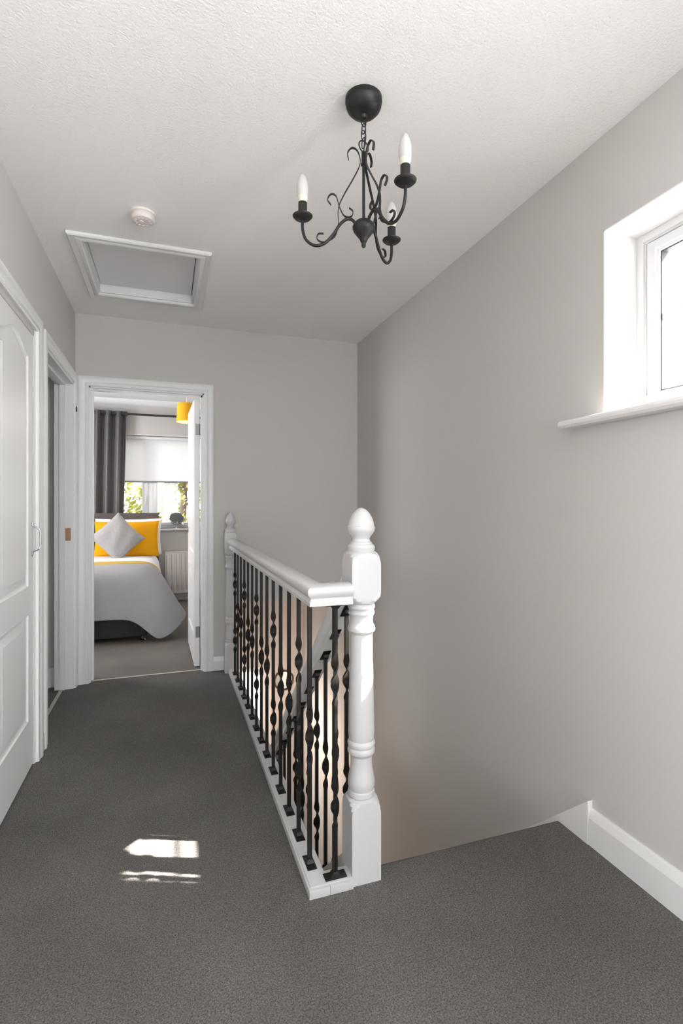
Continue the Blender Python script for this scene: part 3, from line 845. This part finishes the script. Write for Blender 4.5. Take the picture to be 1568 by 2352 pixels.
# ------------------------------------------------------------------ bed
BXL, BXR, BY0, BY1 = -1.50, -.135, 4.62, 6.27
bed = thing('bed', 'double bed with charcoal divan base and taupe upholstered headboard, seen through the bedroom doorway', 'bed', (-.8, 5.4, 0))
part('divan_base', bx(BXL, BXR - .03, BY0 + .01, BY1, .035, .33, bevel=.035, seg=5), M['base'], bed, 40)
part('mattress', bx(BXL, BXR - .03, BY0 + .03, BY1, .325, .565, bevel=.06, seg=5), M['white'], bed, 40)
part('headboard', bx(BXL - .02, BXR + .030, BY1, BY1 + .075, .05, 1.062, bevel=.014, seg=4), M['headboard'], bed, 40)
for x, y in ((BXR - .07, BY0 + .05), (BXL + .07, BY0 + .05), (BXR - .07, BY1 - .1), (BXL + .07, BY1 - .1)):
    bm = lathe(bmesh.new(), [(.022, 0), (.024, .006), (.014, .014), (.014, .036)], x, y, 16)
    part('glide', bm, M['chrome'], bed, 40, 'chrome bed glide')

def grid_cloth(name, ctrl, m, parent=None, th=.008, sub=3, seed=1, wob=.0):
    bm = bmesh.new(); vs = [[bm.verts.new(p) for p in row] for row in ctrl]
    for i in range(len(vs) - 1):
        for j in range(len(vs[0]) - 1):
            bm.faces.new((vs[i][j], vs[i + 1][j], vs[i + 1][j + 1], vs[i][j + 1]))
    loc = parent_loc(parent) if parent else V(0, 0, 0)
    bmesh.ops.translate(bm, verts=bm.verts, vec=-loc)
    o = finish(bm, name, m, parent, smooth=80)
    a = o.modifiers.new('sub', 'SUBSURF'); a.levels = a.render_levels = sub
    b = o.modifiers.new('th', 'SOLIDIFY'); b.thickness = th; b.offset = 1
    return o
# white duvet: lies on top, hangs a little over the right side
ctrl = []
for y in (4.70, 4.9, 5.2, 5.5, 5.8, 6.05, 6.25):
    w = .010 * math.sin(y * 7)
    ctrl.append([(-1.52, y, .36), (-1.53, y, .50), (-1.50, y, .585), (-1.2, y, .592 + w), (-.8, y, .596 - w), (-.4, y, .594 + w), (-.20, y, .590), (-.13, y, .555), (-.105, y, .47), (-.085 + w, y, .36), (-.075 - w, y, .27)])
o = grid_cloth('duvet', ctrl, M['white'], None, .012); tag(o, 'white duvet covering the bed between the pillows and the grey quilt', 'duvet')
# mustard throw across
ctrl = []
for y, dz in ((5.02, .0), (5.03, .014), (5.08, .018), (5.16, .018), (5.20, .012), (5.21, .0)):
    ctrl.append([(-1.545, y, .40), (-1.535, y, .55 + dz), (-1.48, y, .600 + dz), (-1.1, y, .606 + dz), (-.7, y, .608 + dz), (-.35, y, .608 + dz), (-.18, y, .602 + dz), (-.108 + dz, y, .56), (-.078 + dz, y, .46), (-.062 + dz, y, .36), (-.052 + dz, y, .30)])
o = grid_cloth('throw', ctrl, M['mustard2'], None, .008); tag(o, 'narrow mustard throw laid across the white duvet', 'throw')
# grey quilt over the foot with a flared corner
Q = []
for x in (-1.52, -1.1, -.75, -.5):
    Q.append([(x, 4.92, .615), (x, 4.76, .622), (x, 4.64, .60), (x, 4.597, .52), (x, 4.585, .38), (x, 4.578, .21)])
Q.append([(-.34, 4.92, .615), (-.335, 4.76, .622), (-.32, 4.635, .60), (-.31, 4.590, .51), (-.31, 4.575, .37), (-.315, 4.565, .212)])
Q.append([(-.24, 4.93, .612), (-.22, 4.78, .615), (-.19, 4.64, .585), (-.185, 4.575, .47), (-.20, 4.55, .33), (-.225, 4.54, .165)])
Q.append([(-.20, 4.94, .610), (-.165, 4.81, .605), (-.125, 4.67, .565), (-.11, 4.585, .43), (-.12, 4.54, .26), (-.135, 4.52, .075)])
Q.append([(-.165, 4.96, .604), (-.125, 4.86, .585), (-.085, 4.73, .53), (-.05, 4.63, .38), (-.05, 4.56, .20), (-.075, 4.515, .022)])
Q.append([(-.135, 4.985, .590), (-.09, 4.91, .560), (-.05, 4.80, .49), (.01, 4.70, .35), (.03, 4.63, .20), (.035, 4.59, .062)])
Q.append([(-.115, 5.01, .565), (-.065, 4.95, .52), (-.02, 4.87, .45), (.045, 4.78, .34), (.095, 4.72, .23), (.145, 4.70, .155)])
Q.append([(-.105, 5.03, .54), (-.060, 4.98, .49), (-.015, 4.92, .42), (.045, 4.84, .33), (.095, 4.79, .25), (.147, 4.76, .185)])
o = grid_cloth('quilt', Q, M['quilt'], None, .014, sub=4); tag(o, 'grey quilt draped over the foot of the bed with its corner reaching the floor', 'quilt')

def pillow(name, w, h, d, m, loc, rot, label, cat, group=None, corner=.07, power=2.4):
    bm = bmesh.new(); n = 26
    for side in (1, -1):
        g = []
        for j in range(n + 1):
            row = []
            for i in range(n + 1):
                u, v = i / n * 2 - 1, j / n * 2 - 1
                e = (1 - abs(u) ** power) * (1 - abs(v) ** power)
                pinch = 1 - corner * (1 - abs(u * v)) * 0
                x = u * w / 2 * (1 - corner * (1 - v * v)) ; z = v * h / 2 * (1 - corner * (1 - u * u))
                y = side * d / 2 * max(e, 0) ** .5 + .004 * math.sin(7 * u + 3 * v + side) * e
                row.append(bm.verts.new((x, y, z)))
            g.append(row)
        for j in range(n):
            for i in range(n):
                bm.faces.new((g[j][i], g[j][i + 1], g[j + 1][i + 1], g[j + 1][i]))
    bmesh.ops.remove_doubles(bm, verts=bm.verts, dist=.0006)
    o = finish(bm, name, m, smooth=80)
    o.location = loc; o.rotation_euler = rot
    return tag(o, label, cat, group)
pillow('pillow', .66, .40, .13, M['mustard'], (-.425, 6.005, .785), (-.28, 0, 0), 'mustard pillow leaning by the right end of the headboard', 'pillow', 'mustard pillows', .05)
pillow('pillow', .66, .40, .13, M['mustard'], (-1.12, 6.005, .785), (-.28, 0, 0), 'mustard pillow leaning by the left end of the headboard', 'pillow', 'mustard pillows', .05)
pillow('pillow', .70, .42, .10, M['white'], (-.418, 6.165, .80), (-.26, .0, 0), 'white pillow behind the right mustard pillow', 'pillow', 'white pillows behind', .05)
pillow('pillow', .70, .42, .10, M['white'], (-1.13, 6.165, .805), (-.26, .0, 0), 'white pillow behind the left mustard pillow', 'pillow', 'white pillows behind', .05)
pillow('cushion', .39, .39, .15, M['cushion'], (-.500, 5.80, .812), (-.32, PI / 4 + .03, 0), 'silver-grey square cushion propped cornerwise on the mustard pillow', 'cushion', None, .07)

# ------------------------------------------------------------------ radiator
rd = thing('radiator', 'white panel radiator under the bedroom window', 'radiator', (.3, YW - .08, .09))
bm = bmesh.new(); x0, x1, z0, z1 = -.03, .80, .10, .594
sec = []
nfl = 15; wfl = (x1 - x0) / nfl
for k in range(nfl):
    a = x0 + k * wfl
    sec += [(a, 0), (a + wfl * .22, 0), (a + wfl * .32, -.011), (a + wfl * .78, -.011), (a + wfl * .88, 0)]
sec.append((x1, 0))
yf = YW - .105
zs = [(z0, 0), (z0 + .035, 0), (z0 + .05, 1), (z1 - .05, 1), (z1 - .035, 0), (z1, 0)]
grid = [[bm.verts.new((sx, yf + sy * f, z)) for sx, sy in sec] for z, f in zs]
for j in range(len(zs) - 1):
    for i in range(len(sec) - 1): bm.faces.new((grid[j][i], grid[j][i + 1], grid[j + 1][i + 1], grid[j + 1][i]))
box(bm, x0, x1, yf + .003, yf + .02, z0, z1)
part('front_panel', bm, M['radiator'], rd, 40)
part('back_panel', bx(x0, x1, YW - .055, YW - .035, z0, z1, bevel=.004), M['radiator'], rd)
bm = bx(x0 - .002, x1 + .002, YW - .108, YW - .033, z1 - .004, z1 + .006, bevel=.003); box(bm, x0 - .003, x0 + .001, YW - .106, YW - .033, z0 + .02, z1)
part('top_grille', bm, M['radiator'], rd)
for x in (x0 + .1, x1 - .1): part('bracket', bx(x, x + .03, YW - .06, YW, .2, .5), M['radiator'], rd)

# ------------------------------------------------------------------ vanity mirror on the sill
vm_ = thing('vanity_mirror', 'small round tilting mirror on a stand on the bedroom window sill', 'mirror', (.096, YW + .03, wz0))
bm = lathe(bmesh.new(), [(.045, wz0), (.045, wz0 + .006), (.020, wz0 + .010), (.006, wz0 + .014), (.006, wz0 + .05), (.001, wz0 + .05)], .096, YW + .03, 28)
part('stand', bm, M['chrome'], vm_, 40)
bm = bmesh.new()
tube(bm, [V(.096 + .080 * math.cos(a), YW + .03, .998 + .080 * math.sin(a)) for a in [-PI + PI * k / 24 for k in range(25)]], .004, 8)
part('yoke', bm, M['black'], vm_, 50)
bm = lathe(bmesh.new(), [(.072, -.006), (.077, -.004), (.077, .004), (.072, .006)], 0, 0, 40)
bmesh.ops.rotate(bm, verts=bm.verts, matrix=Matrix.Rotation(PI / 2 - .62, 3, 'X')); bmesh.ops.translate(bm, verts=bm.verts, vec=(.096, YW + .03, .998))
part('mirror_disc', bm, M['mirror'], vm_, 40)

# ------------------------------------------------------------------ bedroom pendant lamp
PX, PY = .178, 5.30
pd = thing('pendant_lamp', 'yellow drum lampshade hanging from the bedroom ceiling', 'lamp', (PX, PY, H))
part('ceiling_rose', lathe(bmesh.new(), [(.04, H), (.04, H - .015), (.01, H - .03)], PX, PY, 24), M['white'], pd, 40)
bm = bmesh.new(); tube(bm, [V(PX, PY, H - .02), V(PX, PY, 2.10)], .004, 8); part('cord', bm, M['white'], pd, 40)
bm = lathe(bmesh.new(), [(.092, 2.165), (.100, 1.985), (.0985, 1.985), (.0905, 2.165)], PX, PY, 48, cap=False)
bmesh.ops.remove_doubles(bm, verts=bm.verts, dist=1e-6)
part('lamp_shade', bm, M['shade'], pd, 60)
bm = lathe(bmesh.new(), [(.012, 2.11), (.015, 2.08), (.026, 2.06), (.03, 2.035), (.022, 2.012), (.001, 2.005)], PX, PY, 24)
part('bulb', bm, M['bulb'], pd, 50)
light('pendant_glow', 'POINT', (PX, PY, 2.02), None, 8, (1.0, .92, .82), .035)

# ------------------------------------------------------------------ outside
bm = bx(-30, 30, 7.2, 40, ZF - .2, ZF - .1)
struct(finish(bm, 'ground', M['gravel']))
def tree(x, y, r, label, seed):
    rr = random.Random(seed)
    t = thing('garden_tree', label, 'tree', (x, y, ZF - .1))
    bm = bmesh.new()
    tube(bm, catmull([V(x, y, ZF - .1), V(x + .08, y, -1.2), V(x - .05, y + .05, .2), V(x, y, 1.6), V(x + .1, y, 2.8)], 5), lambda q: .13 * (1 - q * .8), 10)
    part('trunk', bm, M['bark'], t, 50)
    bm = bmesh.new()
    for k in range(16):
        a = rr.uniform(0, 2 * PI); z = rr.uniform(-.8, 2.2); L = r * rr.uniform(.6, 1)
        tube(bm, catmull([V(x, y, z), V(x + L * .5 * math.cos(a), y + L * .5 * math.sin(a), z + .35), V(x + L * math.cos(a), y + L * math.sin(a), z + .5 + rr.uniform(-.2, .5))], 4), lambda q: .03 * (1 - q * .8), 6)
    part('branches', bm, M['bark'], t, 50)
    bm = bmesh.new()
    cl = [(rr.uniform(-1, 1), rr.uniform(-1, 1), rr.uniform(-1, 1)) for _ in range(60)]
    for k in range(13000):
        c = cl[k % 60]
        p = V(x + r * c[0] * .8 + rr.gauss(0, .22), y + r * c[1] * .8 + rr.gauss(0, .22), .7 + 2.2 * c[2] + rr.gauss(0, .22))
        s = rr.uniform(.04, .08)
        d = Vector((rr.gauss(0, 1), rr.gauss(0, 1), rr.gauss(0, 1))).normalized(); e = d.orthogonal().normalized(); f = d.cross(e)
        v = [bm.verts.new(p + e * s), bm.verts.new(p + f * s * .5 + d * s * .15), bm.verts.new(p - e * s), bm.verts.new(p - f * s * .5 + d * s * .15)]
        bm.faces.new(v)
    o = part('foliage', bm, M['leaf'], t); o['kind'] = 'stuff'
tree(.30, 10.0, 1.7, 'leafy yellow-green spring tree outside the bedroom window', 5)
